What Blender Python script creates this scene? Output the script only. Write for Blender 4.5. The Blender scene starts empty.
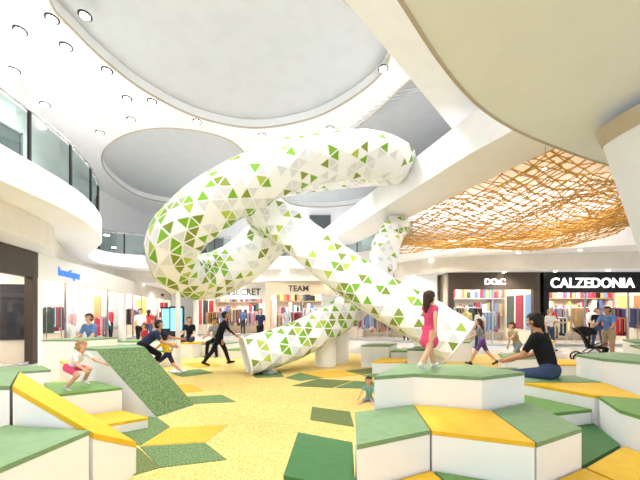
import bpy, math, random
import numpy as np
from mathutils import Vector, Matrix
random.seed(7)
S=bpy.context.scene
try:
    S.view_settings.view_transform='Standard'
    S.view_settings.look='None'
except Exception: pass

# ---------------------------------------------------------------- materials
def lin(c):
    return tuple(((x/255)/12.92 if x/255<=0.04045 else ((x/255+0.055)/1.055)**2.4) for x in c)
_mc={}
def mat(name,rgb,rough=0.55,spec=0.3,metal=0.0,noise=0.0,nscale=40,emit=0,bump=0,rgb2=None,coat=0):
    if name in _mc: return _mc[name]
    m=bpy.data.materials.new(name); m.use_nodes=True
    nt=m.node_tree; b=nt.nodes['Principled BSDF']
    c=lin(rgb)
    b.inputs['Base Color'].default_value=(*c,1)
    b.inputs['Roughness'].default_value=rough
    b.inputs['Specular IOR Level'].default_value=spec
    b.inputs['Metallic'].default_value=metal
    if coat: b.inputs['Coat Weight'].default_value=coat
    if noise>0 or bump>0:
        tc=nt.nodes.new('ShaderNodeTexCoord'); n=nt.nodes.new('ShaderNodeTexNoise')
        n.inputs['Scale'].default_value=nscale; n.inputs['Detail'].default_value=3
        nt.links.new(tc.outputs['Object'],n.inputs['Vector'])
        if noise>0:
            r=nt.nodes.new('ShaderNodeValToRGB')
            c2=lin(rgb2) if rgb2 else tuple(x*(1-noise) for x in c)
            r.color_ramp.elements[0].position=0.42; r.color_ramp.elements[1].position=0.54
            r.color_ramp.elements[0].color=(*c2,1); r.color_ramp.elements[1].color=(*c,1)
            nt.links.new(n.outputs['Fac'],r.inputs['Fac']); nt.links.new(r.outputs['Color'],b.inputs['Base Color'])
        if bump>0:
            bp=nt.nodes.new('ShaderNodeBump'); bp.inputs['Strength'].default_value=bump
            nt.links.new(n.outputs['Fac'],bp.inputs['Height']); nt.links.new(bp.outputs['Normal'],b.inputs['Normal'])
    if emit>0:
        b.inputs['Emission Color'].default_value=(*c,1); b.inputs['Emission Strength'].default_value=emit
    _mc[name]=m; return m
WHITE=mat('white_plaster',(245,245,246),0.6,noise=0.02,nscale=3)
COOLW=mat('bounce_offset_white',(234,240,252),0.6,noise=0.02,nscale=2)  # white with a blue tint put in to offset yellow bounce light from the mat
OFFW=mat('warm_plaster',(234,228,217),0.6,noise=0.03,nscale=3)
BEIGE=mat('beige_panel',(190,178,160),0.5,noise=0.05,nscale=5)
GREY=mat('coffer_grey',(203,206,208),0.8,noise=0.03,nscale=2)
LAM=mat('white_laminate',(246,246,247),0.35,0.4,noise=0.015,nscale=4)
TUBE=mat('tube_fibreglass',(248,249,250),0.3,0.45,noise=0.02,nscale=4)
G1=mat('vinyl_green',(112,156,82),0.5,noise=0.08,nscale=12)
G2=mat('vinyl_darkgreen',(60,112,60),0.5,noise=0.08,nscale=12)
GS=mat('vinyl_sage',(126,158,114),0.5,noise=0.08,nscale=12)
YE=mat('vinyl_yellow',(236,188,44),0.5,noise=0.06,nscale=12)
T_G=mat('tri_green',(126,180,48),0.4,noise=0.02)
T_O=mat('tri_olive',(134,152,58),0.4,noise=0.02)
T_Y=mat('tri_lime',(182,202,84),0.4,noise=0.02)
T_W=mat('tri_grey',(224,227,229),0.4,noise=0.02)
RUB=mat('rubber_yellow',(232,210,138),0.85,0.15,noise=0.3,nscale=60,rgb2=(196,166,88),bump=0.15)
RG=mat('rubber_green',(122,146,100),0.85,0.15,noise=0.3,nscale=60,rgb2=(82,108,68),bump=0.2)
RD=mat('rubber_darkgreen',(92,112,68),0.85,0.15,noise=0.3,nscale=60,rgb2=(128,134,86),bump=0.2)
RY=mat('rubber_orange',(232,188,76),0.85,0.15,noise=0.2,nscale=60,rgb2=(204,158,60),bump=0.15)
STONE=mat('polished_stone',(224,221,216),0.12,0.5,noise=0.06,nscale=1.5)
DARK=mat('dark_metal',(38,36,36),0.4,noise=0.05)
BLACK=mat('black_panel',(22,22,24),0.35,noise=0.05)
STEEL=mat('steel',(190,192,194),0.25,metal=0.9,noise=0.02)
GOLD=mat('net_rope',(208,160,78),0.6,noise=0.15,nscale=8)
LIT=mat('lamp_lens',(255,248,236),emit=30)
STRIP=mat('store_light_strip',(255,244,224),emit=8)
SIGNW=mat('sign_letters_white',(255,255,255),emit=2.0)
WOODM=mat('light_wood',(196,160,116),0.5,noise=0.15,nscale=10)
def glassmat(name,rgb,op):
    m=bpy.data.materials.new(name); m.use_nodes=True; nt=m.node_tree
    for n in list(nt.nodes): nt.nodes.remove(n)
    o=nt.nodes.new('ShaderNodeOutputMaterial'); t=nt.nodes.new('ShaderNodeBsdfTransparent')
    g=nt.nodes.new('ShaderNodeBsdfGlossy'); g.inputs['Roughness'].default_value=0.05
    t.inputs['Color'].default_value=(*lin(rgb),1)
    mx=nt.nodes.new('ShaderNodeMixShader'); mx.inputs[0].default_value=op
    nt.links.new(t.outputs[0],mx.inputs[1]); nt.links.new(g.outputs[0],mx.inputs[2]); nt.links.new(mx.outputs[0],o.inputs[0])
    return m
GLASS=glassmat('railing_glass',(190,212,208),0.16)
SHOPG=glassmat('shop_glass',(246,250,250),0.05)

# ---------------------------------------------------------------- mesh builder
class MB:
    def __init__(s): s.v=[];s.f=[];s.m=[];s.sm=[];s.mats=[];s.M=None
    def mi(s,m):
        if m not in s.mats: s.mats.append(m)
        return s.mats.index(m)
    def add(s,vs,fs,m,smooth=False):
        o=len(s.v)
        for p in vs:
            p=Vector(p)
            if s.M is not None: p=s.M@p
            s.v.append(tuple(p))
        k=s.mi(m)
        for f in fs:
            s.f.append([o+i for i in f]); s.m.append(k); s.sm.append(smooth)
    def box(s,c,d,m,R=None):
        vs=[]
        for x in(-1,1):
            for y in(-1,1):
                for z in(-1,1):
                    p=Vector((x*d[0]/2,y*d[1]/2,z*d[2]/2))
                    if R is not None: p=R@p
                    vs.append(Vector(c)+p)
        s.add(vs,[(0,1,3,2),(4,6,7,5),(0,4,5,1),(2,3,7,6),(0,2,6,4),(1,5,7,3)],m)
    def prism(s,poly,z0,z1,mt,ms,mb=None):
        a=sum(poly[i][0]*poly[(i+1)%len(poly)][1]-poly[(i+1)%len(poly)][0]*poly[i][1] for i in range(len(poly)))
        if a<0: poly=poly[::-1]
        n=len(poly)
        zt=[p[2] if len(p)>2 else z1 for p in poly]
        lo=[(p[0],p[1],z0) for p in poly]; hi=[(p[0],p[1],zt[i]) for i,p in enumerate(poly)]
        s.add(hi,[tuple(range(n))],mt); s.add(lo,[tuple(range(n))[::-1]],mb or ms)
        s.add(lo+hi,[(i,(i+1)%n,n+(i+1)%n,n+i) for i in range(n)],ms)
    def cyl(s,p0,p1,r0,r1,m,n=16,smooth=True,caps=True):
        p0=Vector(p0);p1=Vector(p1); a=(p1-p0).normalized(); x=a.orthogonal().normalized(); y=a.cross(x)
        vs=[p0+(x*math.cos(t)+y*math.sin(t))*r0 for t in [2*math.pi*i/n for i in range(n)]]
        vs+=[p1+(x*math.cos(t)+y*math.sin(t))*r1 for t in [2*math.pi*i/n for i in range(n)]]
        s.add(vs,[(i,(i+1)%n,n+(i+1)%n,n+i) for i in range(n)],m,smooth)
        if caps: s.add(vs,[tuple(range(n))[::-1],tuple(range(n,2*n))],m)
    def caps(s,p0,r0,p1,r1,m,n=10,k=3):
        p0=Vector(p0);p1=Vector(p1); a=(p1-p0)
        a=a.normalized() if a.length>1e-6 else Vector((0,0,1))
        x=a.orthogonal().normalized(); y=a.cross(x); rings=[]
        for j in range(1,k+1):
            t=-math.pi/2+ (math.pi/2)*j/k; rings.append((p0+a*r0*math.sin(t),r0*math.cos(t)))
        for j in range(0,k):
            t=(math.pi/2)*j/k; rings.append((p1+a*r1*math.sin(t),r1*math.cos(t)))
        vs=[p0-a*r0]
        for c,r in rings:
            vs+=[c+(x*math.cos(2*math.pi*i/n)+y*math.sin(2*math.pi*i/n))*r for i in range(n)]
        vs.append(p1+a*r1); L=len(vs)-1; R=len(rings)
        fs=[(0,1+(i+1)%n,1+i) for i in range(n)]
        for j in range(R-1):
            o=1+j*n
            fs+=[(o+i,o+(i+1)%n,o+n+(i+1)%n,o+n+i) for i in range(n)]
        o=1+(R-1)*n
        fs+=[(o+i,o+(i+1)%n,L) for i in range(n)]
        s.add(vs,fs,m,True)
    def path(s,pts,r,m,n=8):
        for a,b in zip(pts[:-1],pts[1:]): s.caps(a,r,b,r,m,n,2)
    def torus(s,c,ax,R,r,m,n=24,k=8):
        ax=Vector(ax).normalized(); x=ax.orthogonal().normalized(); y=ax.cross(x); vs=[]
        for i in range(n):
            t=2*math.pi*i/n; d=x*math.cos(t)+y*math.sin(t)
            for j in range(k):
                q=2*math.pi*j/k; vs.append(Vector(c)+d*(R+r*math.cos(q))+ax*r*math.sin(q))
        s.add(vs,[(i*k+j,((i+1)%n)*k+j,((i+1)%n)*k+(j+1)%k,i*k+(j+1)%k) for i in range(n) for j in range(k)],m,True)
    def ell(s,c,r,m,nu=16,nv=10,R=None,drop=None):
        vs=[];fs=[]
        for j in range(nv+1):
            th=math.pi*j/nv
            for i in range(nu):
                ph=2*math.pi*i/nu
                p=Vector((r[0]*math.sin(th)*math.cos(ph),r[1]*math.sin(th)*math.sin(ph),r[2]*math.cos(th))); vs.append(p)
        for j in range(nv):
            for i in range(nu):
                f=(j*nu+i,(j+1)*nu+i,(j+1)*nu+(i+1)%nu,j*nu+(i+1)%nu)
                if drop:
                    ce=sum((vs[q] for q in f),Vector())/4
                    if drop(ce): continue
                fs.append(f)
        vs=[Vector(c)+(R@p if R is not None else p) for p in vs]
        s.add(vs,fs,m,True)
    def obj(s,name,parent=None,origin=None):
        me=bpy.data.meshes.new(name)
        vs=s.v
        if origin is not None: vs=[(a-origin[0],b-origin[1],c-origin[2]) for a,b,c in vs]
        me.from_pydata(vs,[],s.f); 
        for m in s.mats: me.materials.append(m)
        me.polygons.foreach_set('material_index',s.m); me.polygons.foreach_set('use_smooth',s.sm)
        me.validate(); me.update()
        o=bpy.data.objects.new(name,me); S.collection.objects.link(o)
        if origin is not None: o.location=origin
        if parent is not None: o.parent=parent
        return o
def empty(name,loc=(0,0,0)):
    e=bpy.data.objects.new(name,None); e.empty_display_size=0.2; S.collection.objects.link(e); e.location=loc; return e
def catmull(pts,n=8,closed=False):
    P=[Vector(p) for p in pts]; N=len(P); out=[]
    rng=range(N) if closed else range(N-1)
    for i in rng:
        if closed: a,b,c,d=P[(i-1)%N],P[i],P[(i+1)%N],P[(i+2)%N]
        else: a,b,c,d=P[max(i-1,0)],P[i],P[i+1],P[min(i+2,N-1)]
        for k in range(n):
            t=k/n
            out.append(0.5*((2*b)+(c-a)*t+(2*a-5*b+4*c-d)*t*t+(3*b-a-3*c+d)*t**3))
    if not closed: out.append(P[-1])
    return out

# back-projection helpers: image pixel + estimated distance / assumed height -> world position
F=320.0; HC=1.5
def AT(u,v,y): return Vector(((u-320)/F*y, y, HC+(312-v)/F*y))
def LV(u,v,z):
    y=(z-HC)*F/(312-v); return Vector(((u-320)/F*y,y,z))

# ---------------------------------------------------------------- camera
cam=bpy.data.cameras.new('camera'); co=bpy.data.objects.new('camera',cam); S.collection.objects.link(co)
cam.sensor_width=36; cam.lens=18; cam.shift_y=72/640
co.location=(0,0,HC); co.rotation_euler=(math.pi/2,0,0); S.camera=co; cam.clip_end=200

# ---------------------------------------------------------------- world & lights
w=bpy.data.worlds.new('world'); S.world=w; w.use_nodes=True
w.node_tree.nodes['Background'].inputs[0].default_value=(0.96,0.985,1.0,1)
w.node_tree.nodes['Background'].inputs[1].default_value=1.7

# ---------------------------------------------------------------- floor
b=MB(); b.prism([(-18,-4),(18,-4),(18,36),(-18,36)],-0.2,0,STONE,STONE); b.obj('floor')
b=MB()
play=[(-6.5,-2),(-6.8,3),(-6.4,7),(-5.5,9.5),(-3.5,11),(0,11.6),(3.5,11),(6.5,11.2),(8,9.5),(8.2,5),(8,-2)]
pl=[(p.x,p.y) for p in catmull([(x,y,0) for x,y in play],6)]
b.prism(pl,0.0,0.012,RUB,RUB); b.obj('playground_mat')
rh=[([(140,447),(205,443),(227,460),(160,468)],RG),([(88,470),(138,448),(160,468),(105,484)],RD),
    ([(142,446),(170,428),(228,425),(206,442)],RY),([(108,430),(155,416),(170,427),(140,446)],RG),
    ([(105,408),(155,405),(168,415),(118,418)],RY),([(183,397),(222,395),(236,402),(195,404)],RG),
    ([(100,428),(108,418),(150,417),(120,429)],RD),([(170,386),(190,384),(204,391),(180,393)],RY),
    ([(312,407),(350,412),(354,427),(310,420)],RD),([(150,395),(176,393),(190,402),(160,405)],RD),
    ([(292,386),(318,379),(352,381),(332,388)],RD),([(300,373),(340,370),(360,375),(325,378)],RY),
    ([(335,388),(354,381),(398,384),(380,389)],RG),([(285,378),(300,373),(323,378),(300,381)],RG),
    ([(362,376),(385,372),(420,378),(392,381)],RG),([(345,371),(372,368),(384,372),(362,375)],RD),
    ([(168,372),(200,369),(214,373),(182,377)],RG),([(182,364),(205,362),(222,365),(198,368)],RY),([(252,372),(280,371),(284,377),(255,378)],RG)]
b=MB()
for q,m in rh:
    p=[LV(u,v,0.012) for u,v in q]; b.prism([(a.x,a.y) for a in p],0.012,0.018,m,m)
b.obj('floor_pattern_tiles')

# ---------------------------------------------------------------- slabs, ceiling
def slab(name,pts,z0,z1,mb,ms):
    b=MB(); P=[(p.x,p.y) for p in pts]; b.prism(P,z0,z1,mb,ms,mb); return b.obj(name)
edge=catmull([(16,10.2,0),(12,11.2,0),(8,12.5,0),(5,14,0),(3,15.5,0),(0.5,17,0),(-4,17.8,0),(-9,17.5,0),(-10.8,16.2,0),(-10.0,13.8,0),(-7.5,11,0),(-6.2,8.4,0),(-5.8,5.7,0),(-5.7,3,0),(-5.7,-3,0)],6)
slab('upper_floor_slab',edge+[Vector(p) for p in [(-18,-3,0),(-18,34,0),(18,34,0),(18,10.2,0)]],3.9,4.56,WHITE,WHITE)
edge2=catmull([(16,12.3,0),(9,13.2,0),(5.5,14.1,0),(3,16.2,0),(0,17.7,0),(-8,18.7,0),(-11,18.6,0),(-11.2,15,0),(-9,11,0),(-7.3,8.6,0),(-6.7,6,0),(-6.4,3,0),(-6.4,-3,0)],6)
slab('ceiling_bulkhead',edge2+[Vector(p) for p in [(-18,-3,0),(-18,34,0),(18,34,0),(18,12.3,0)]],3.25,3.9,WHITE,OFFW)
near=catmull([(-0.9,-3,0),(-0.6,0.8,0),(0.62,2.46,0),(1.95,3.8,0),(3.6,4.74,0),(5.7,5.6,0),(9,6.7,0),(18,8.5,0)],8)
slab('upper_floor_slab',near+[Vector((18,-3,0))],3.9,4.5,COOLW,COOLW)
b=MB()
for a,c in zip(near[:-1],near[1:]): b.path([(a.x,a.y,3.9),(c.x,c.y,3.9)],0.02,BEIGE,6)
b.obj('trim_1')
slab('soffit',[Vector(p) for p in [(5.4,6.9,0),(9,7.2,0),(17.7,9,0),(17.7,24,0),(3.2,24,0),(2.2,17.5,0)]],6.0,6.3,WHITE,WHITE)

def ceil_curve(name,outer,holes,z,ext,m):
    cu=bpy.data.curves.new(name,'CURVE'); cu.dimensions='2D'; cu.fill_mode='BOTH'; cu.extrude=ext/2
    for ring in [outer]+holes:
        sp=cu.splines.new('POLY'); sp.points.add(len(ring)-1)
        for i,p in enumerate(ring): sp.points[i].co=(p[0],p[1],0,1)
        sp.use_cyclic_u=True
    t=bpy.data.objects.new('tmp',cu); S.collection.objects.link(t)
    dg=bpy.context.evaluated_depsgraph_get(); me=bpy.data.meshes.new_from_object(t.evaluated_get(dg))
    bpy.data.objects.remove(t); me.materials.clear(); me.materials.append(m)
    o=bpy.data.objects.new(name,me); S.collection.objects.link(o); o.location=(0,0,z+ext/2); return o
e1=catmull([LV(50,0,9),LV(75,32,9),LV(110,65,9),LV(150,94,9),LV(200,118,9),LV(255,128,9),LV(310,119,9),LV(352,98,9),LV(384,70,9),LV(386,42,9),LV(345,0,9),(-1.0,6.6,9),(-3.2,6.1,9),(-5.3,6.5,9)],6,True)
e2=catmull([LV(102,155,9),LV(112,178,9),LV(145,198,9),(-8.5,22.6,9),(-5.5,22.2,9),(-3.4,19,9),LV(250,160,9),LV(225,138,9),LV(170,128,9),LV(125,135,9)],6,True)
e3=catmull([LV(418,75,9),(4.6,10.4,9),(6.5,12,9),(6.8,15.5,9),(4.5,20.5,9),(1,22.8,9),(-2,22.2,9),(-2.4,19,9),(0.3,14.8,9),(2.0,12.2,9)],6,True)
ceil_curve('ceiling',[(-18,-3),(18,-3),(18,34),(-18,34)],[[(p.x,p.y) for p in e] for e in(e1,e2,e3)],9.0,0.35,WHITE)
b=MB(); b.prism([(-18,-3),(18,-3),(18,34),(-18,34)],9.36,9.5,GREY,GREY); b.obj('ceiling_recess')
for i,e in enumerate((e1,e2,e3)):
    b=MB(); n=len(e)
    for k in range(n):
        a=e[k]; c=e[(k+1)%n]; b.path([(a.x,a.y,9.0),(c.x,c.y,9.0)],0.035,BEIGE,6)
    b.obj('trim_%d'%(i+2))
b=MB()
for k in range(9):
    p=LV(345+k*6,132-k*5,9.0); q=LV(395+k*4,108-k*2.6,9.0)
    b.caps((p.x,p.y,8.995),0.02,(q.x,q.y,8.995),0.02,GREY,6,2)
b.obj('ceiling_vent_grille')

def beamz(name,poly,z0,z1): 
    b=MB(); b.prism(poly,z0,z1,WHITE,WHITE); return b.obj(name)
beamz('ceiling_beam',[(3.3,7.1),(3.75,6.1),(5.3,6.1),(4.95,7.0),(1.45,17.3),(0.15,17.0)],5.0,5.85)
beamz('ceiling_beam',[(-2.2,2.4),(-1.0,1.6),(1.5,4.9),(4.9,8.3),(4.3,9.0),(3.7,8.7),(0.5,5.1)],6.35,7.0)

def wallseg(name,pts,z0,z1,m,th=0.2):
    b=MB()
    for a,c in zip(pts[:-1],pts[1:]):
        a=Vector((*a,0)); c=Vector((*c,0)); d=(c-a).normalized(); nrm=Vector((-d.y,d.x,0))*th
        b.prism([(a.x,a.y),(c.x,c.y),(c.x+nrm.x,c.y+nrm.y),(a.x+nrm.x,a.y+nrm.y)],z0,z1,m,m)
    return b.obj(name)
wallseg('wall_left',[(-9.5,-3),(-9.5,10),(-13.5,18),(-13.5,24.2)],4.56,9.0,WHITE)
wallseg('wall_back',[(-13.5,24.2),(18,24.2)],4.56,9.0,WHITE)
wallseg('wall_right',[(17.8,34),(17.8,-3)],0,9.0,WHITE)
wallseg('wall_far',[(-18,33.8),(18,33.8)],0,3.9,OFFW)
DG=mat('upper_window_dark',(92,100,102),0.15,0.6,noise=0.2,nscale=1)
for i in range(5):
    b=MB(); y0=0.2+i*2.0
    b.box((-9.47,y0+0.95,5.9),(0.05,1.8,2.4),DG)
    for yy in (y0,y0+1.9): b.box((-9.44,yy,5.9),(0.08,0.07,2.5),STEEL)
    b.box((-9.44,y0+0.95,7.12),(0.08,1.95,0.07),STEEL)
    b.obj('window_%d'%(i+1))
for i,(x,wd) in enumerate([(-9,3.5),(-3.5,4),(0,1.6)]):
    b=MB(); b.box((x,24.15,7.0 if i==2 else 5.9),(wd,0.1,3.6 if i==2 else 2.3),DG)
    for k in range(int(wd)+1): b.box((x-wd/2+k*wd/int(wd),24.06,5.9),(0.07,0.08,2.4),STEEL)
    b.obj('window_%d'%(i+6))

def railing(name,pts,z):
    e=empty(name,tuple(pts[0])[:2]+(z,)); O=(pts[0].x,pts[0].y,z)
    d=0; g=MB(); f=MB(); nxt=0
    for a,c in zip(pts[:-1],pts[1:]):
        g.add([(a.x,a.y,z+0.06),(c.x,c.y,z+0.06),(c.x,c.y,z+1.02),(a.x,a.y,z+1.02)],[(0,1,2,3)],GLASS)
        f.caps((a.x,a.y,z+1.1),0.035,(c.x,c.y,z+1.1),0.035,STEEL,8,2)
        f.caps((a.x,a.y,z+0.04),0.03,(c.x,c.y,z+0.04),0.03,STEEL,6,2)
        d+=(c-a).length
        if d>=nxt:
            f.box((c.x,c.y,z+0.55),(0.05,0.05,1.1),DARK); nxt=d+1.1
    for mbx,nm in((g,'glass_panels'),(f,'handrail_and_posts')):
        o=mbx.obj(nm,origin=O); o.location=(0,0,0); o.parent=e
inner=[p+Vector((-0.12,0.0,0)) for p in edge if p.x<-4.5]
railing('glass_railing',inner,4.56)
inner=[p+Vector((0,0.15,0)) for p in edge if -4.6<p.x<4.5]
railing('glass_railing',inner,4.56)

b=MB(); top=Vector((3.86,3.74,3.9)); bot=Vector((5.2,3.74,0.0)); d=(top-bot)
b.cyl(bot,top,0.48,0.48,COOLW,40); b.cyl(bot+d*0.95,bot+d*0.998,0.495,0.51,BEIGE,40); b.cyl(bot,bot+d*0.03,0.54,0.52,STEEL,40)
b.obj('leaning_column')

# ---------------------------------------------------------------- lighting fixtures
hp=[(52,18),(66,46),(107,70),(127,98),(131,119),(152,101),(197,121),(100,132),(45,104),(37,135),(383,68),(20,30),(14,70),(85,15),(262,135),(330,128)]
b=MB(); 
for u,v in hp:
    p=LV(u,v,9.0)
    b.cyl((p.x,p.y,8.97),(p.x,p.y,9.0),0.16,0.16,DARK,16); b.cyl((p.x,p.y,8.955),(p.x,p.y,8.97),0.11,0.11,LIT,16)
b.obj('ceiling_downlights')
lp=[]
for (x,y) in [(-7.6,6.3),(-7.9,7.6),(-8.6,9.4),(-9.4,11.2),(-10.1,13),(-10.5,15),(-9,20.5),(-11,20),(-10.5,23),(-9,26),(-12,24),(-7,19.8),(-5,19.2),(-3,18.8),(-1,18.6)]:
    lp.append((x,y,3.25))
for (x,y) in [(2.5,17),(4.5,15.4),(6,14.4),(8,13.9),(10,13.6),(12,13.3)]: lp.append((x,y,3.25))
for (x,y) in [(-6.6,9.9),(-7.6,11.8),(-5,18.1),(-2,17.9),(1,17.3),(5,14.4),(8,12.9),(10,12.3),(12.5,11.6)]: lp.append((x,y,3.9))
for (x,y) in [(6,8.5),(8,9),(10,9.8),(5,11),(7,12),(9,13),(4,14),(12,11.5),(6,15),(7,10),(5.5,13),(8.5,11)]: lp.append((x,y,6.0))
b=MB()
for x,y,z in lp:
    b.cyl((x,y,z-0.02),(x,y,z),0.09,0.09,STEEL,12); b.cyl((x,y,z-0.03),(x,y,z-0.02),0.07,0.07,LIT,12)
b.obj('recessed_spotlights')
def spot(x,y,z,e,size=2.6,col=(1,0.98,0.95)):
    l=bpy.data.lights.new('spot_lamp','SPOT'); l.energy=e; l.spot_size=size; l.spot_blend=0.6; l.shadow_soft_size=0.12; l.color=col
    o=bpy.data.objects.new('spot_lamp',l); S.collection.objects.link(o); o.location=(x,y,z); return o
for u,v in [(66,46),(127,98),(197,121),(383,68),(262,135)]:
    p=LV(u,v,9.0); spot(p.x,p.y,8.9,950)
for x,y,z,e in [(1.2,3.4,6.3,420),(-2.5,3.5,8.9,700),(-1,6,8.9,700),(6.8,9.2,5.9,380)]:
    spot(x,y,z,e)
for x,y in [(-7.9,7.6),(-9.4,11.2),(-10.5,22),(-5,19.2),(0.5,18),(4.5,15.2),(8,13.5),(12,13)]: spot(x,y,3.2,165,2.7)
for x,y in [(5.4,12),(9,11.5),(7,15)]: spot(x,y,5.9,340,2.8,(1,0.96,0.88))
# added fill lamps, out of sight on top of the slabs, brightening the ceiling
def ceil_fill(x,y,z,sx,sy,e,rx=0,ry=0):
    l=bpy.data.lights.new('hidden_ceiling_fill','AREA'); l.shape='RECTANGLE'; l.size=sx; l.size_y=sy; l.energy=e; l.color=(1,0.99,0.98)
    o=bpy.data.objects.new('hidden_ceiling_fill',l); S.collection.objects.link(o); o.location=(x,y,z); o.rotation_euler=(math.pi+rx,ry,0)
ceil_fill(-7.6,3.5,4.66,2.5,9,120,0,0.25)
ceil_fill(-2,21,4.66,9,3,260)
ceil_fill(4.5,0.5,4.6,5,4,300,0,-0.2)
ceil_fill(9,15,4.66,8,3,130)

# ---------------------------------------------------------------- rope net ceiling
def net(name,seed,zoff,nu,nv):
    rnd=random.Random(seed)
    A=Vector((4.75,6.75));B=Vector((10.2,8.6));C=Vector((10.4,11.2));D=Vector((2.5,14.9))
    vs=[]
    for j in range(nv+1):
        for i in range(nu+1):
            s=i/nu;t=j/nv
            p=A*(1-s)*(1-t)+B*s*(1-t)+C*s*t+D*(1-s)*t
            edgef=min(s,1-s,t,1-t)*2
            z=4.85-0.5*t+zoff-1.1*max(0,math.sin(math.pi*s)*math.sin(math.pi*min(1,0.15+t*0.7)))*(0.7+0.3*math.sin(5*s+3*t+seed))
            z+=0.2*math.sin(8*s+seed)*math.cos(7*t+seed*2)
            jx=(rnd.random()-.5)*0.13*(edgef>0); jy=(rnd.random()-.5)*0.13*(edgef>0)
            vs.append(Vector((p.x+jx,p.y+jy,max(3.35,z+(rnd.random()-.5)*0.06))))
    b=MB(); W=nu+1
    for j in range(nv+1):
        for i in range(nu+1):
            k=j*W+i
            b.ell(vs[k],(0.036,0.036,0.036),GOLD,6,4)
            for q in ([k+1] if i<nu else [])+([k+W] if j<nv else []):
                if rnd.random()<0.96: b.cyl(vs[k],vs[q],0.015,0.015,GOLD,5,True,False)
    for (s0,t0) in ((0,0),(nu,0),(0,nv),(nu,nv),(nu//2,0),(nu//2,nv),(0,nv//2),(nu,nv//2)):
        v=vs[t0*W+s0]; b.cyl(v,(v.x,v.y,5.99),0.008,0.008,STEEL,5,True,False)
    return b.obj(name)
net('climbing_rope_net',1,0.0,24,30); net('climbing_rope_net',4,0.32,20,24); net('climbing_rope_net',9,0.6,14,18)

# ---------------------------------------------------------------- tube slides (faceted, square-shouldered section)
def tri_tube(name,pts,r,dens,parent,N=12,seed=1):
    rnd=random.Random(seed)
    P=catmull(pts,30); L=[0]
    for a,c in zip(P[:-1],P[1:]): L.append(L[-1]+(c-a).length)
    side=2*math.pi*r*1.03/N; step=side*0.9; n=max(4,int(L[-1]/step)); j=0
    C=[]
    for k in range(n+1):
        d=L[-1]*k/n
        while j<len(L)-2 and L[j+1]<d: j+=1
        t=(d-L[j])/max(1e-6,L[j+1]-L[j]); C.append(P[j].lerp(P[j+1],t))
    T=[(C[min(k+1,n)]-C[max(k-1,0)]).normalized() for k in range(n+1)]
    x=Vector((0,1,0)); x=(x-T[0]*x.dot(T[0])).normalized(); b=MB(); base=[]
    def sec(f):
        a=2*math.pi*f; ca,sa=math.cos(a),math.sin(a); e=3.4
        q=(abs(ca)**e+abs(sa)**e)**(-1/e); q=q*0.96
        return (ca*q,sa*q)
    for k in range(n+1):
        ref=Vector((0,1,0)); pr=ref-T[k]*ref.dot(T[k])
        x=(x-T[k]*x.dot(T[k])).normalized()
        if pr.length>0.5: x=(x+pr.normalized()*0.2).normalized() if x.dot(pr)>0 else x
        x=(x-T[k]*x.dot(T[k])).normalized(); y=T[k].cross(x); off=(k%2)*0.5
        for i in range(N):
            a_,b_=sec((i+off+0.25)/N); base.append(C[k]+(x*a_+y*b_)*r)
    fs=[]
    for k in range(n):
        o=k*N;p=(k+1)*N
        for i in range(N):
            i2=(i+1)%N
            if k%2==0: fs+=[(o+i,o+i2,p+i),(o+i2,p+i2,p+i)]
            else: fs+=[(o+i,p+i2,p+i),(o+i,o+i2,p+i2)]
    b.add(base,fs,TUBE,False)
    inn=[]
    for k in range(n+1):
        inn+=[C[k]+(q-C[k])*0.93 for q in base[k*N:(k+1)*N]]
    b.add(inn,[f[::-1] for f in fs],TUBE,True)
    for k in (0,n):
        o=k*N; ring=base[o:o+N]; ri=inn[o:o+N]
        b.add(ring+ri,[(i,(i+1)%N,N+(i+1)%N,N+i) for i in range(N)],TUBE)
        for i in range(N): b.caps(ring[i],0.03,ring[(i+1)%N],0.03,TUBE,6,2)
    for idx,f in enumerate(fs):
        k=idx//(2*N); t=k/n
        q=rnd.random(); dn=dens(t)
        if q<dn: m=rnd.choice([T_G,T_O,T_G,T_Y,T_O])
        elif q<dn+0.24: m=T_W
        else: continue
        A=[base[i] for i in f]; ce=(A[0]+A[1]+A[2])/3; out=(ce-C[k]).normalized()*0.006
        nrm=(A[1]-A[0]).cross(A[2]-A[0]).normalized()
        if nrm.dot(out)<0: A=A[::-1]
        b.add([ce+(p-ce)*0.8+out for p in A],[(0,1,2)],m)
    o=b.obj(name); o.parent=parent
sl=empty('tube_slide',(0,9,0))
off=Vector((0,9,0))
A=[AT(u,v,y)-off for u,v,y in [(268,183,12.2),(310,176,11.9),(350,170,11.3),(384,166,10.4),(394,162,9.4),(381,156,8.6),(343,155,8.1),(292,164,7.7),(240,187,7.4),(200,213,7.3),(173,243,7.4),(177,268,8.0),(205,277,8.7),(240,263,9.1),(270,236,9.3),(288,220,9.3)]]
tri_tube('upper_spiral_tube',A,0.57,lambda t:0.08+(0.34 if 0.6<t<0.86 else (0.09 if t>.45 else 0)),sl,13,3)
B=[AT(u,v,y)-off for u,v,y in [(262,211,8.9),(285,226,8.6),(318,252,8.2),(355,280,7.9),(392,303,7.6),(430,324,7.3),(458,342,7.1)]]
tri_tube('straight_tube',B,0.54,lambda t:0.2,sl,13,5)
C=[AT(u,v,y)-off for u,v,y in [(396,226,12.0),(386,244,11.3),(381,270,10.6),(362,298,9.8),(330,322,8.9),(292,342,8.2),(246,356,7.7)]]
tri_tube('lower_tube',C,0.49,lambda t:0.2+0.28*(t>.45),sl,12,8)
b=MB(); b.M=Matrix.Translation((0,-9,0))
b.cyl((0.45,9.6,0.012),(0.45,9.6,2.0),0.42,0.42,TUBE,32); b.cyl((0.15,8.9,0.012),(0.15,8.9,0.9),0.3,0.3,TUBE,24)
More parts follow.
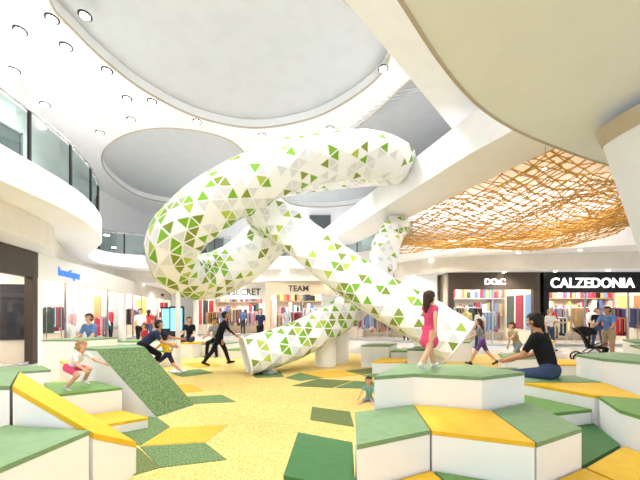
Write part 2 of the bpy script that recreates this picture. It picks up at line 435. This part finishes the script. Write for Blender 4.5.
for (u,v,y) in [(430,335,7.3),(270,350,7.9),(178,278,8.0)]:
    p=AT(u,v,y); b.cyl((p.x,p.y,0.012),(p.x,p.y,max(0.15,p.z)),0.06,0.06,TUBE,16); b.cyl((p.x,p.y,0.012),(p.x,p.y,0.04),0.2,0.2,TUBE,20)
b.obj('supports',parent=sl)

# ---------------------------------------------------------------- play blocks
def inset(poly,k):
    cx=sum(p[0] for p in poly)/len(poly); cy=sum(p[1] for p in poly)/len(poly)
    return [(cx+(p[0]-cx)*k,cy+(p[1]-cy)*k)+tuple(p[2:]) for p in poly]
def block(poly,z,m,z0=0.012,pad=0.035,name='play_block'):
    poly=inset(poly,0.992)
    b=MB()
    low=[(p[0],p[1],(p[2] if len(p)>2 else z)-pad) for p in poly]
    b.prism(low,z0,z-pad,LAM,LAM)
    p2=[(p[0],p[1],(p[2] if len(p)>2 else z)) for p in inset(poly,1.006)]
    n=len(poly)
    a=sum(p2[i][0]*p2[(i+1)%n][1]-p2[(i+1)%n][0]*p2[i][1] for i in range(n))
    if a<0: p2=p2[::-1]
    hi=p2; lo=[(p[0],p[1],p[2]-pad+0.002) for p in p2]
    b.add(hi,[tuple(range(n))],m); b.add(lo,[tuple(range(n))[::-1]],m)
    b.add(lo+hi,[(i,(i+1)%n,n+(i+1)%n,n+i) for i in range(n)],m)
    cx=sum(p[0] for p in poly)/n; cy=sum(p[1] for p in poly)/n
    return b.obj(name,origin=(cx,cy,0))
block([(.315,2.88),(.90,3.10),(.84,2.44),(.25,2.165)],.6,GS)
block([(.91,3.10),(1.56,2.93),(1.48,2.2),(.85,2.43)],.6,YE)
block([(1.57,2.93),(2.1,3.2),(2.03,2.48),(1.49,2.2)],.6,GS)
block([(-.22,3.2),(.30,2.95),(.24,2.16),(-.27,2.35)],.3,G2)
block([(.24,2.14),(.84,2.42),(.95,1.95),(.3,1.7)],.3,YE)
block([(.86,2.41),(1.48,2.18),(1.5,1.6),(.97,1.95)],.3,G1)
block([(1.5,2.18),(2.03,2.46),(2.15,2.0),(1.55,1.6)],.3,YE)
block([(.5,2.98),(.92,3.12),(1.5,2.96),(2.05,3.2),(1.75,3.62),(.95,3.7)],.9,GS)
block([(2.12,3.2),(2.95,3.45),(2.72,2.9),(2.05,2.5)],.3,G2)
block([(2.06,2.47),(2.72,2.86),(2.8,2.3),(2.2,1.95)],.3,YE)
block([(2.6,4.08),(3.62,4.08),(3.4,3.3),(2.97,3.46)],.6,YE)
block([(2.05,3.95),(2.58,4.08),(2.94,3.46),(2.12,3.24)],.45,G1)
block([(2.3,4.12),(3.62,4.12),(3.6,4.55),(2.4,4.55)],.6,GS)
block([(3.64,4.12),(3.95,3.75),(4.75,4.2),(4.4,4.8),(3.64,4.55)],.9,GS)
block([(2.76,2.95),(2.98,3.42),(3.6,3.25),(3.35,2.5),(2.82,2.35)],.6,G1)
def rhomb(cx,cy,s,a,z,m):
    a=math.radians(a); u=(math.cos(a)*s,math.sin(a)*s); v=(math.cos(a+math.radians(60))*s,math.sin(a+math.radians(60))*s)
    return block([(cx,cy),(cx+u[0],cy+u[1]),(cx+u[0]+v[0],cy+u[1]+v[1]),(cx+v[0],cy+v[1])],z,m)
for t in [(1.1,8.6,.75,0,.6,GS),(1.9,8.6,.75,0,.45,G1),(2.1,7.7,.8,0,.6,G2),(1.25,7.7,.8,0,.3,YE),(3.6,6.2,.8,10,.6,GS),(4.5,6.4,.8,0,.45,YE),
          (5.4,6.3,.8,0,.6,G1),(6.3,6.4,.8,0,.9,GS),(4.2,7.35,.8,0,.3,G2),(2.8,9.6,.8,0,.9,GS),(3.7,9.6,.8,0,.6,G1),(6.4,9.8,.8,0,.6,YE),(2.6,5.4,.75,0,.45,G2),(4.4,5.3,.8,0,.6,YE),(5.3,5.2,.8,0,.9,GS)]:
    rhomb(*t)
block([(-3.0,3.2,.9),(-2.5,2.6,.9),(-1.74,2.46,.57),(-1.69,2.95,.3)],.9,YE,pad=.05)
block([(-2.5,2.55),(-1.75,2.43),(-1.85,1.85),(-2.7,1.75)],.6,GS)
block([(-3.02,3.2),(-2.52,2.6),(-3.3,2.5),(-3.9,3.2)],.9,GS)
block([(-4.0,5.2),(-3.42,4.92),(-2.85,5.2),(-3.3,5.7)],.93,GS)
b=MB(); 
hi=[(-3.42,4.88,.92),(-2.83,5.19,.92),(-2.0,5.1,.02),(-2.3,4.5,.02)]
b.prism(hi,.012,.9,RG,LAM); b.obj('play_ramp')
block([(-4.1,4.75),(-3.45,4.86),(-2.75,4.45),(-3.4,4.05)],.45,G1)
block([(-4.6,4.0),(-3.9,4.1),(-3.4,3.7),(-4.1,3.4)],.6,YE)
block([(-3.35,4.0),(-2.75,4.4),(-2.2,4.1),(-2.9,3.6)],.15,YE)
block([(-4.8,5.9),(-4.1,6.1),(-3.6,5.7),(-4.2,5.35)],.6,YE)
block([(-5.4,5.2),(-4.7,5.4),(-4.2,5.0),(-4.9,4.6)],.6,GS)
for t in [(-6.2,8.2,.8,0,.6,GS),(-5.3,8.2,.8,0,.45,G1),(-6.0,6.9,.8,0,.9,GS),(-5.1,7.0,.7,0,.6,YE),(-4.9,10.3,.8,0,.5,YE),(-4.0,10.6,.8,0,.45,GS),(-3.1,10.2,.7,0,.3,G1),(-2.0,10.9,.8,0,.6,GS),(-6.4,9.8,.8,0,.6,G1)]:
    rhomb(*t)

# ---------------------------------------------------------------- stores
PAL=[(40,40,48),(210,60,70),(240,236,230),(90,110,160),(200,160,110),(150,40,60),(235,190,190),(70,80,70),(120,150,190),(230,205,120),(25,25,30),(190,190,195),(245,245,245),(170,120,80)]
PM=[mat('fabric_%d'%i,c,0.8,noise=0.1,nscale=20) for i,c in enumerate(PAL)]
SW=mat('store_wall',(220,208,190),0.6,noise=0.03,nscale=2)
def store(name,p0,p1,fascia,text,tmat,tsize,dh=2.55,depth=3.0,seed=1,warm=True,energy=120,glass=True,tx=None,font_w=None):
    rnd=random.Random(seed)
    p0=Vector((*p0,0));p1=Vector((*p1,0)); X=(p1-p0); L=X.length; X.normalize()
    e=empty(name,p0); e.rotation_euler=(0,0,math.atan2(X.y,X.x))
    b=MB()
    b.box((L/2,depth,1.62),(L,0.1,3.24),SW); b.box((0.04,depth/2,1.62),(0.08,depth,3.24),SW); b.box((L-0.04,depth/2,1.62),(0.08,depth,3.24),SW)
    b.box((L/2,depth/2,3.2),(L,depth,0.08),WHITE); b.box((L/2,depth/2,0.01),(L,depth,0.02),STONE)
    o=b.obj('shell'); o.parent=e
    b=MB(); b.box((L/2,0.05,(dh+3.24)/2),(L,0.22,3.24-dh),fascia)
    b.box((0.12,0.05,dh/2),(0.24,0.2,dh),fascia); b.box((L-0.12,0.05,dh/2),(0.24,0.2,dh),fascia)
    n=max(2,int(L/1.6))
    for i in range(1,n):
        b.box((L*i/n,0.05,dh/2),(0.05,0.06,dh),STEEL)
    b.box((L/2,0.05,0.05),(L,0.1,0.1),STEEL)
    o=b.obj('frame'); o.parent=e
    if glass:
        b=MB()
        for i in range(n):
            if n>2 and i==n//2: continue
            b.add([(L*i/n,0.05,0.1),(L*(i+1)/n,0.05,0.1),(L*(i+1)/n,0.05,dh),(L*i/n,0.05,dh)],[(0,1,2,3)],SHOPG)
        o=b.obj('glass'); o.parent=e
    b=MB()
    for yy in (depth*0.3,depth*0.75):
        x=0.4
        while x<L-0.8: b.box((x+0.35,yy,3.13),(0.7,0.09,0.04),STRIP); x+=1.2
    for zz in (0.5,1.35,2.2):
        b.box((L/2,depth-0.25,zz),(L-0.4,0.4,0.03),WOODM if rnd.random()<.5 else LAM)
    for zz,hh in ((0.53,0.7),(1.38,0.75),(2.23,0.6)):
        x=0.3
        while x<L-0.35:
            wd=rnd.uniform(0.06,0.26); h=rnd.uniform(0.5,1)*hh
            if rnd.random()<0.92: b.box((x+wd/2,depth-0.28,zz+h/2),(wd*0.92,0.28,h),rnd.choice(PM))
            x+=wd
    for sx in (0.1,L-0.1):
        for q in range(3):
            b.box((sx,0.5+q*0.8,1.5),(0.04,0.6,1.6),rnd.choice(PM))
    o=b.obj('wall_shelves'); o.parent=e
    b=MB()
    for row in range(2):
        x=0.5+row*0.5
        while x<L-1.2:
            ln=rnd.uniform(0.8,1.3); yy=(0.5+rnd.random()*0.4) if row==0 else rnd.uniform(1.2,depth*0.6); zz=rnd.choice([1.25,1.5,1.7])
            b.caps((x,yy,zz),0.015,(x+ln,yy,zz),0.015,STEEL,6,2)
            for xx in(x,x+ln): b.caps((xx,yy,0.02),0.015,(xx,yy,zz),0.015,STEEL,6,2)
            xx=x+0.05
            base=rnd.choice(PM)
            while xx<x+ln-0.05:
                m=base if rnd.random()<.5 else rnd.choice(PM); h=rnd.uniform(0.55,0.9)
                b.box((xx,yy,zz-0.06-h/2),(0.035,0.38,h),m); b.box((xx,yy,zz-0.05),(0.03,0.2,0.05),m)
                xx+=0.055
            x+=ln+rnd.uniform(0.3,0.7)
    o=b.obj('clothes_racks'); o.parent=e
    for k in range(max(1,int(L/2))):
        mx=rnd.uniform(0.5,L-0.5); b=MB(); m=rnd.choice(PM); mm=LAM
        b.caps((mx,0.3,1.05),0.12,(mx,0.3,1.38),0.14,m); b.caps((mx-0.17,0.3,1.42),0.045,(mx-0.22,0.3,1.1),0.04,m); b.caps((mx+0.17,0.3,1.42),0.045,(mx+0.22,0.3,1.1),0.04,m)
        b.caps((mx-0.22,0.3,1.1),0.035,(mx-0.2,0.25,0.85),0.025,mm); b.caps((mx+0.22,0.3,1.1),0.035,(mx+0.2,0.25,0.85),0.025,mm)
        m2=rnd.choice(PM)
        b.caps((mx-0.08,0.3,0.95),0.09,(mx-0.09,0.3,0.5),0.06,m2); b.caps((mx+0.08,0.3,0.95),0.09,(mx+0.09,0.3,0.5),0.06,m2)
        b.caps((mx-0.09,0.3,0.5),0.055,(mx-0.09,0.3,0.12),0.035,m2); b.caps((mx+0.09,0.3,0.5),0.055,(mx+0.09,0.3,0.12),0.035,m2)
        b.caps((mx,0.3,1.48),0.045,(mx,0.3,1.56),0.045,mm); b.ell((mx,0.29,1.66),(0.08,0.1,0.12),mm); b.cyl((mx,0.3,0.02),(mx,0.3,0.05),0.2,0.2,STEEL)
        o=b.obj('mannequin_%d'%(k+1)); o.parent=e
    if text:
        c=bpy.data.curves.new('sign_text','FONT'); c.body=text; c.size=tsize; c.extrude=0.02; c.align_x='CENTER'; c.align_y='CENTER'; c.offset=0.006
        c.materials.append(tmat)
        o=bpy.data.objects.new('sign_text',c); S.collection.objects.link(o); o.parent=e
        o.location=(tx if tx else L/2,-0.08,(dh+3.2)/2-0.03); o.rotation_euler=(math.pi/2,0,0)
        if font_w: o.scale=(font_w,1,1)
    l=bpy.data.lights.new('store_lamp','AREA'); l.shape='RECTANGLE'; l.size=L*0.7; l.size_y=depth*0.5; l.energy=energy*1.1*L/4; l.color=(1,0.94,0.84) if warm else (1,1,1)
    o=bpy.data.objects.new('store_lamp',l); S.collection.objects.link(o); o.parent=e; o.location=(L/2,depth*0.5,3.05)
    return e
BLUES=mat('sign_blue',(60,110,200),emit=1.2)
SIGND=mat('sign_letters_dark',(70,60,56),0.4,noise=0.02)
store('clothing_store',(9.75,14.0),(15.4,14.0),BLACK,'CALZEDONIA',SIGNW,0.60,dh=2.35,seed=3,tx=2.1,font_w=0.97,energy=170)
store('shoe_store',(5.7,14.25),(9.6,14.05),mat('fascia_brown',(84,72,62),0.4,noise=0.05),'DO:C',SIGNW,0.36,dh=2.5,seed=5,energy=150,tx=2.0)
store('fashion_store',(1.3,17.2),(5.5,15.0),WHITE,None,None,0.4,dh=2.5,seed=6,energy=120)
store('sports_store',(-3.1,18.3),(1.1,18.0),mat('fascia_tan',(206,188,160),0.4,noise=0.05),'TEAM',SIGND,0.46,dh=2.5,seed=8,energy=150,tx=1.9)
store('lingerie_store',(-8.0,20.3),(-3.3,19.6),OFFW,"WOMEN'SECRET",SIGND,0.55,dh=2.3,seed=9,energy=170)
store('bag_store',(-10.4,28.0),(-8.2,24.0),OFFW,None,None,0.4,seed=19,energy=120)
lw=[(-7.0,3.6),(-7.6,6.4),(-8.35,9.4),(-9.2,12.8),(-10.2,16.6),(-11.5,21.6),(-12.6,27)]
sg=[(None,DARK),(None,mat('fascia_umber',(70,58,50),0.4,noise=0.05)),('boutique',mat('fascia_white',(238,236,230),0.4,noise=0.02)),(None,OFFW),(None,OFFW),('casa',OFFW)]
for i in range(6):
    t,fm=sg[i]; a=lw[i];c=lw[i+1]
    store('boutique',a,c,fm,t,BLUES if i==2 else SIGND,0.4,dh=2.5,seed=20+i,energy=150,depth=2.8)
SCR=mat('screen',(120,190,210),emit=1.2)
for (x,y) in [(-7.6,17.0),(-9.3,19.5)]:
    b=MB(); b.box((x,y,0.95),(0.75,0.12,1.7),DARK); b.box((x,y-0.065,1.1),(0.62,0.01,1.2),SCR); b.box((x,y,0.05),(0.9,0.4,0.1),STEEL); b.obj('digital_sign_totem')

# ---------------------------------------------------------------- people
SK=mat('skin',(218,170,140),0.5,noise=0.04,nscale=30); SK2=mat('skin_tan',(190,138,106),0.5,noise=0.04,nscale=30)
HB=mat('hair_brown',(66,44,30),0.6,noise=0.3,nscale=60); HK=mat('hair_black',(28,22,20),0.6,noise=0.3,nscale=60); HY=mat('hair_blond',(170,130,80),0.6,noise=0.3,nscale=60)
EW=mat('eye_white',(240,240,240),0.3,noise=0.01); EB=mat('iris',(50,34,24),0.3,noise=0.01); LIP=mat('lips',(180,96,90),0.5,noise=0.03)
def cl(n,c): return mat('cloth_'+n,c,0.85,0.15,noise=0.12,nscale=18)
def dv(p,s,side): 
    p=math.radians(p);s=math.radians(s); return Vector((side*math.sin(s),math.sin(p)*math.cos(s),-math.cos(p)*math.cos(s)))
def person(name,loc,face,H,top,bot,shoe,skin=None,hair=None,lean=3,armL=(5,8,15),armR=(-5,8,15),legL=(10,3,5),legR=(-12,3,12),hk=1.0,sleeve=0.7,short=False,longhair=False,skirt=False,seat=None,head=0,yaw=0):
    skin=skin or SK; hair=hair or HB
    k=H/(1.75+0.10*(hk-1)*3); a=math.radians(lean); up=Vector((0,math.sin(a),math.cos(a)))
    pel=Vector((0,0,0)); neck=pel+up*0.50
    ha=a*0.5+math.radians(head); hup=Vector((0,math.sin(ha),math.cos(ha))); hc=neck+hup*(0.14+0.03*hk)
    sh={};el={};wr={};hi={};kn={};an={};fd={};hd={}
    for side,arm,leg in((-1,armL,legL),(1,armR,legR)):
        sh[side]=neck-up*0.05+Vector((side*0.165,0,0)); el[side]=sh[side]+dv(arm[0],arm[1],side)*0.28
        hd[side]=dv(arm[0]+arm[2],arm[1]*0.5 if len(arm)<4 else arm[3],side); wr[side]=el[side]+hd[side]*0.25
        hi[side]=Vector((side*0.085,0,-0.03)); kn[side]=hi[side]+dv(leg[0],leg[1],side)*0.43
        an[side]=kn[side]+dv(leg[0]-leg[2],leg[1],side)*0.41
        sd=leg[0]-leg[2]; fp=math.radians(max(-50,min(10,sd*0.6))); fd[side]=Vector((0,math.cos(fp),math.sin(fp)))
    c=0.012 if not short else 0.006
    bones=[
     (pel+up*0.12,0.112,pel+up*0.34,0.12,top,2,top),(pel+up*0.3+Vector((-.06,0,0)),0.10,pel+up*0.38+Vector((.06,0,0)),0.10,top,2,top),
     (sh[-1]+Vector((.02,0,0)),0.066,sh[1]-Vector((.02,0,0)),0.066,top,2,top),
     (Vector((-.065,0,0)),0.108,Vector((.065,0,0)),0.108,bot if not skirt else top,2,bot),
     (neck-up*.03,0.06,neck+hup*0.08,0.048,skin,2,skin),
     (hc+hup*0.02-Vector((0,.012,0)),0.088*hk,hc-hup*0.055*hk+Vector((0,.022,0)),0.060*hk,skin,2,skin)]
    for s_ in(-1,1):
        bones+=[(sh[s_],0.056,el[s_],0.043,top,sleeve,skin),(el[s_],0.041,wr[s_],0.027,top if sleeve>1 else skin,2,skin),
                (wr[s_],0.027,wr[s_]+hd[s_]*0.06,0.034,skin,2,skin),
                (hi[s_],0.095,kn[s_],0.058+c,bot if not skirt else skin,2.0 if not short else .8,skin),
                (kn[s_],0.055+c,an[s_],0.036+c,skin if short or skirt else bot,0.9,shoe),
                (an[s_]-fd[s_]*0.04-Vector((0,0,.03)),0.04,an[s_]+fd[s_]*0.15-Vector((0,0,.035)),0.034,shoe,2,shoe)]
    if skirt:
        bones.append((pel+Vector((0,0,-.02)),0.125,pel+Vector((0,.0,-.26)),0.20,top,2,top))
    t=MB()
    for bn in bones: t.caps(bn[0],bn[1],bn[2],bn[3],SK,12,4)
    o=t.obj('tmp'); m=o.modifiers.new('r','REMESH'); m.mode='VOXEL'; m.voxel_size=0.0145
    m2=o.modifiers.new('s','SMOOTH'); m2.factor=0.5; m2.iterations=3
    dg=bpy.context.evaluated_depsgraph_get(); me=bpy.data.meshes.new_from_object(o.evaluated_get(dg)); bpy.data.objects.remove(o)
    n=len(me.polygons); ce=np.zeros(n*3); me.polygons.foreach_get('center',ce); ce=ce.reshape(-1,3)
    best=np.full(n,1e9); mi=np.zeros(n,int); mats=[]
    for bn in bones:
        p0=np.array(bn[0]);p1=np.array(bn[2]); d=p1-p0; L2=max(1e-9,(d@d)); tt=np.clip((ce-p0)@d/L2,0,1)
        ds=np.linalg.norm(ce-(p0+tt[:,None]*d),axis=1)-(bn[1]+(bn[3]-bn[1])*tt)
        for mm in(bn[4],bn[6]):
            if mm not in mats: mats.append(mm)
        idx=np.where(tt<bn[5],mats.index(bn[4]),mats.index(bn[6])); sel=ds<best
        best=np.where(sel,ds,best); mi=np.where(sel,idx,mi)
    b=MB()
    vs=[v.co.copy() for v in me.vertices]
    for q,mm in enumerate(mats):
        b.mi(mm)
    b.v=[tuple(v) for v in vs]; b.f=[list(p.vertices) for p in me.polygons]; b.m=[int(x) for x in mi]; b.sm=[True]*n
    bpy.data.meshes.remove(me)
    R=Matrix.Rotation(-ha,3,'X')
    def hp_(x,y,z): return hc+R@(Vector((x,y,z))*hk)
    for s_ in(-1,1):
        b.ell(hp_(s_*.032,.074,.008),(.014*hk,.010*hk,.010*hk),EW,8,6); b.ell(hp_(s_*.032,.083,.008),(.007*hk,.004*hk,.007*hk),EB,8,6)
        b.caps(hp_(s_*.045,.080,.03),.004*hk,hp_(s_*.02,.086,.033),.004*hk,hair,6,2)
        b.ell(hp_(s_*.088,-.005,-.005),(.012*hk,.02*hk,.03*hk),skin,8,6)
    b.caps(hp_(0,.082,.005),.008*hk,hp_(0,.098,-.028),.013*hk,skin,8,2)
    b.caps(hp_(-.02,.083,-.058),.006*hk,hp_(.02,.083,-.058),.006*hk,LIP,6,2)
    b.ell(hp_(0,-.016,.026),(.100*hk,.108*hk,.100*hk),hair,18,14,R,lambda p:(p.y>0.045*hk and p.z<0.05*hk) or p.z<-0.06*hk)
    b.ell(hp_(0,-.035,-.02),(.092*hk,.078*hk,.085*hk),hair,14,10,R)
    if longhair:
        b.caps(hp_(0,-.06,.0),.075*hk,hp_(0,-.085,-.14),.055*hk,hair,12,3); b.caps(hp_(0,-.085,-.14),.055*hk,hp_(0,-.09,-.24),.025*hk,hair,10,3)
    for s_ in(-1,1):
        d=hd[s_]; w0=wr[s_]+d*0.075; lat=Vector((0,1,0)); lat=(lat-d*lat.dot(d)).normalized()
        inw=Vector((-s_,0,0)); inw=(inw-d*inw.dot(d)).normalized()
        for i,ln in enumerate((.075,.085,.08,.062)):
            r0=w0+lat*(0.027-0.018*i)
            m1=r0+d*ln*0.5+inw*0.006; tip=m1+(d*0.85+inw*0.5).normalized()*ln*0.5
            b.caps(r0-d*0.02,.0095,m1,.0085,skin,6,2); b.caps(m1,.0085,tip,.007,skin,6,2)
        r0=wr[s_]+d*0.03+lat*0.025; m1=r0+(d*0.6+lat*0.7+inw*.3).normalized()*0.04
        b.caps(r0,.011,m1,.0095,skin,6,2); b.caps(m1,.0095,m1+(d*0.9+lat*0.15+inw*.4).normalized()*0.03,.008,skin,6,2)
    zmin=min((an[s_].z-0.072) for s_ in(-1,1))
    base=loc[2]
    z=base - zmin*k if seat is None else seat+0.105*k
    ob=b.obj(name); ob.scale=(k,k,k); ob.rotation_euler=(0,0,math.radians(face)); ob.location=(loc[0],loc[1],z)
    return ob
blk=cl('black',(30,31,36)); nav=cl('navy',(44,54,84)); jean=cl('denim',(60,76,108)); pink=cl('pink',(226,84,128)); wht=cl('white',(232,232,230)); yel=cl('yellow',(238,196,40))
gry=cl('grey',(140,144,146)); blu=cl('blue',(96,130,180)); khk=cl('khaki',(176,156,122)); pur=cl('purple',(110,80,140)); red=cl('red',(190,60,60)); teal=cl('teal',(120,170,160)); sho=cl('shoe',(50,46,46)); shw=cl('sneaker',(220,218,214))
FM=0.012
person('girl_in_pink_dress',(1.14,3.34,.9),-60,.88,pink,pink,shw,hair=HB,lean=2,armL=(60,20,50),armR=(-30,20,20),legL=(22,3,5),legR=(-18,3,25),hk=1.3,sleeve=.4,skirt=True,longhair=True)
person('seated_man',(3.12,4.34,0),35,1.80,blk,jean,sho,SK2,HK,lean=16,armL=(28,4,40,-14),armR=(26,6,42,-12),legL=(80,8,85),legR=(76,10,80),seat=.6,sleeve=.75,head=8)
person('toddler',(.82,5.35,FM),160,.84,teal,gry,shw,SK,HB,lean=6,armL=(30,18,30),armR=(40,18,20),legL=(85,18,20),legR=(86,18,10),hk=1.4,seat=.0,short=True,sleeve=.6)
person('woman',(4.55,9.0,FM),60,1.40,gry,pur,sho,hair=HB,lean=10,armL=(30,10,30),armR=(-25,10,20),legL=(28,3,5),legR=(-25,3,20),short=True,longhair=True,hk=1.1)
person('boy',(5.3,8.6,FM),100,1.35,khk,gry,shw,hair=HB,lean=24,armL=(50,10,30),armR=(-20,15,30),legL=(35,3,20),legR=(-28,3,25),short=True,hk=1.15,head=-5)
person('standing_woman',(8.9,12.4,FM-.012),185,1.64,wht,jean,sho,hair=HY,longhair=True,armL=(35,8,60),armR=(5,10,10),legL=(5,4,2),legR=(-4,4,3))
person('standing_man',(8.75,9.7,0),120,1.72,blu,khk,sho,SK2,HK,lean=12,armL=(35,8,35),armR=(38,8,35),legL=(14,4,5),legR=(-12,4,8),short=True,sleeve=.75)
person('walking_man',(-2.85,9.0,FM),-70,1.62,blk,blk,sho,SK2,HK,lean=22,armL=(30,8,20),armR=(-15,8,15),legL=(26,4,8),legR=(-24,4,14),sleeve=1.5,head=-8)
person('running_boy',(-3.62,7.6,FM),80,1.12,yel,nav,shw,SK,HB,lean=16,armL=(45,14,60),armR=(-40,14,60),legL=(50,4,45),legR=(-25,4,30),short=True,hk=1.25)
person('crouching_man',(-4.0,7.2,FM),-80,1.60,nav,blk,sho,SK2,HK,lean=50,armL=(60,12,20),armR=(40,12,30),legL=(55,8,85),legR=(30,6,60),sleeve=.8,head=-20)
person('crouching_child',(-3.45,4.42,.45),-100,.98,wht,pink,shw,SK,HY,lean=45,armL=(50,14,20),armR=(35,14,30),legL=(85,10,120),legR=(70,10,110),hk=1.3,head=-20,short=True)
person('sitting_man',(-5.95,8.4,0),170,1.72,blu,khk,sho,SK,HB,lean=14,armL=(25,8,45),armR=(22,8,50),legL=(80,8,80),legR=(84,8,84),seat=.6,sleeve=.75)
person('child',(-5.2,9.5,FM),150,1.2,red,jean,shw,SK,HB,hk=1.2,short=True)
person('visitor',(-7.3,13,0),200,1.7,wht,blk,sho,SK,HK,legL=(18,3,5),legR=(-18,3,12))
person('visitor',(-8.3,15.5,0),20,1.66,red,jean,sho,SK2,HB,longhair=True,legL=(18,3,5),legR=(-18,3,12))
person('visitor',(-8.0,18.2,0),160,1.75,blk,blk,sho,SK2,HK,legL=(16,3,5),legR=(-18,3,12))
person('visitor',(-2.45,13.2,0),170,1.68,nav,blk,sho,SK,HB,longhair=True,legL=(10,3,5),legR=(-10,3,8))
person('visitor',(11.2,12.9,0),150,1.7,blk,jean,sho,SK,HK,legL=(12,3,5),legR=(-14,3,8))
person('visitor',(6.6,13.2,0),10,1.68,wht,nav,sho,SK,HB,longhair=True,legL=(8,3,5),legR=(-8,3,8))
person('resting_woman',(-4.45,10.95,0),185,1.66,blk,nav,sho,SK,HK,lean=10,armL=(22,8,55),armR=(25,8,50),legL=(80,6,80),legR=(84,6,84),seat=.5,longhair=True)
person('resting_man',(-3.55,11.0,0),175,1.74,gry,blk,sho,SK2,HK,lean=16,armL=(20,8,55),armR=(25,8,50),legL=(80,6,80),legR=(84,6,84),seat=.45)

# ---------------------------------------------------------------- stroller
b=MB(); 
b.M=Matrix.Rotation(math.radians(60),4,'Z')
for sx in(-.26,.26):
    for sy,r in((-.38,.13),(.36,.16)):
        b.torus((sx,sy,r),(1,0,0),r-.02,.022,BLACK,20,6); b.cyl((sx-.02,sy,r),(sx+.02,sy,r),.03,.03,STEEL,10)
        for q in range(5):
            t=q*2*math.pi/5; b.caps((sx,sy,r),.006,(sx,sy+math.cos(t)*(r-.03),r+math.sin(t)*(r-.03)),.006,STEEL,5,1)
    b.path([(sx,-.38,.13),(sx,.0,.5),(sx,.42,1.0),(sx,.5,1.03)],.016,DARK); b.path([(sx,.36,.16),(sx,.0,.5),(sx,-.25,.62)],.016,DARK)
b.path([(-.26,.5,1.03),(.26,.5,1.03)],.02,BLACK); b.path([(-.26,-.25,.62),(.26,-.25,.62)],.016,DARK); b.path([(-.26,.36,.16),(.26,.36,.16)],.012,DARK)
b.box((0,-.02,.48),(.42,.36,.06),blk); b.box((0,.2,.7),(.42,.06,.5),blk,Matrix.Rotation(math.radians(-20),3,'X')); b.box((0,-.25,.36),(.38,.05,.26),blk,Matrix.Rotation(math.radians(15),3,'X')); b.box((0,.05,.24),(.4,.45,.12),gry)
for i in range(7):
    t0=math.radians(20+i*18);t1=math.radians(38+i*18)
    vs=[]
    for tt in(t0,t1):
        for sx in(-.23,.23): vs.append((sx,.22-.30*math.cos(tt),.80+.28*math.sin(tt)))
    b.add(vs,[(0,1,3,2)],blk,True)
for sx in(-.23,.23):
    vs=[(sx,.22,.78)]+[(sx,.22-.30*math.cos(math.radians(20+i*18)),.80+.28*math.sin(math.radians(20+i*18))) for i in range(8)]
    b.add(vs,[tuple(range(9))],blk)
b.M=None
o=b.obj('baby_stroller'); o.location=(7.95,9.3,0)
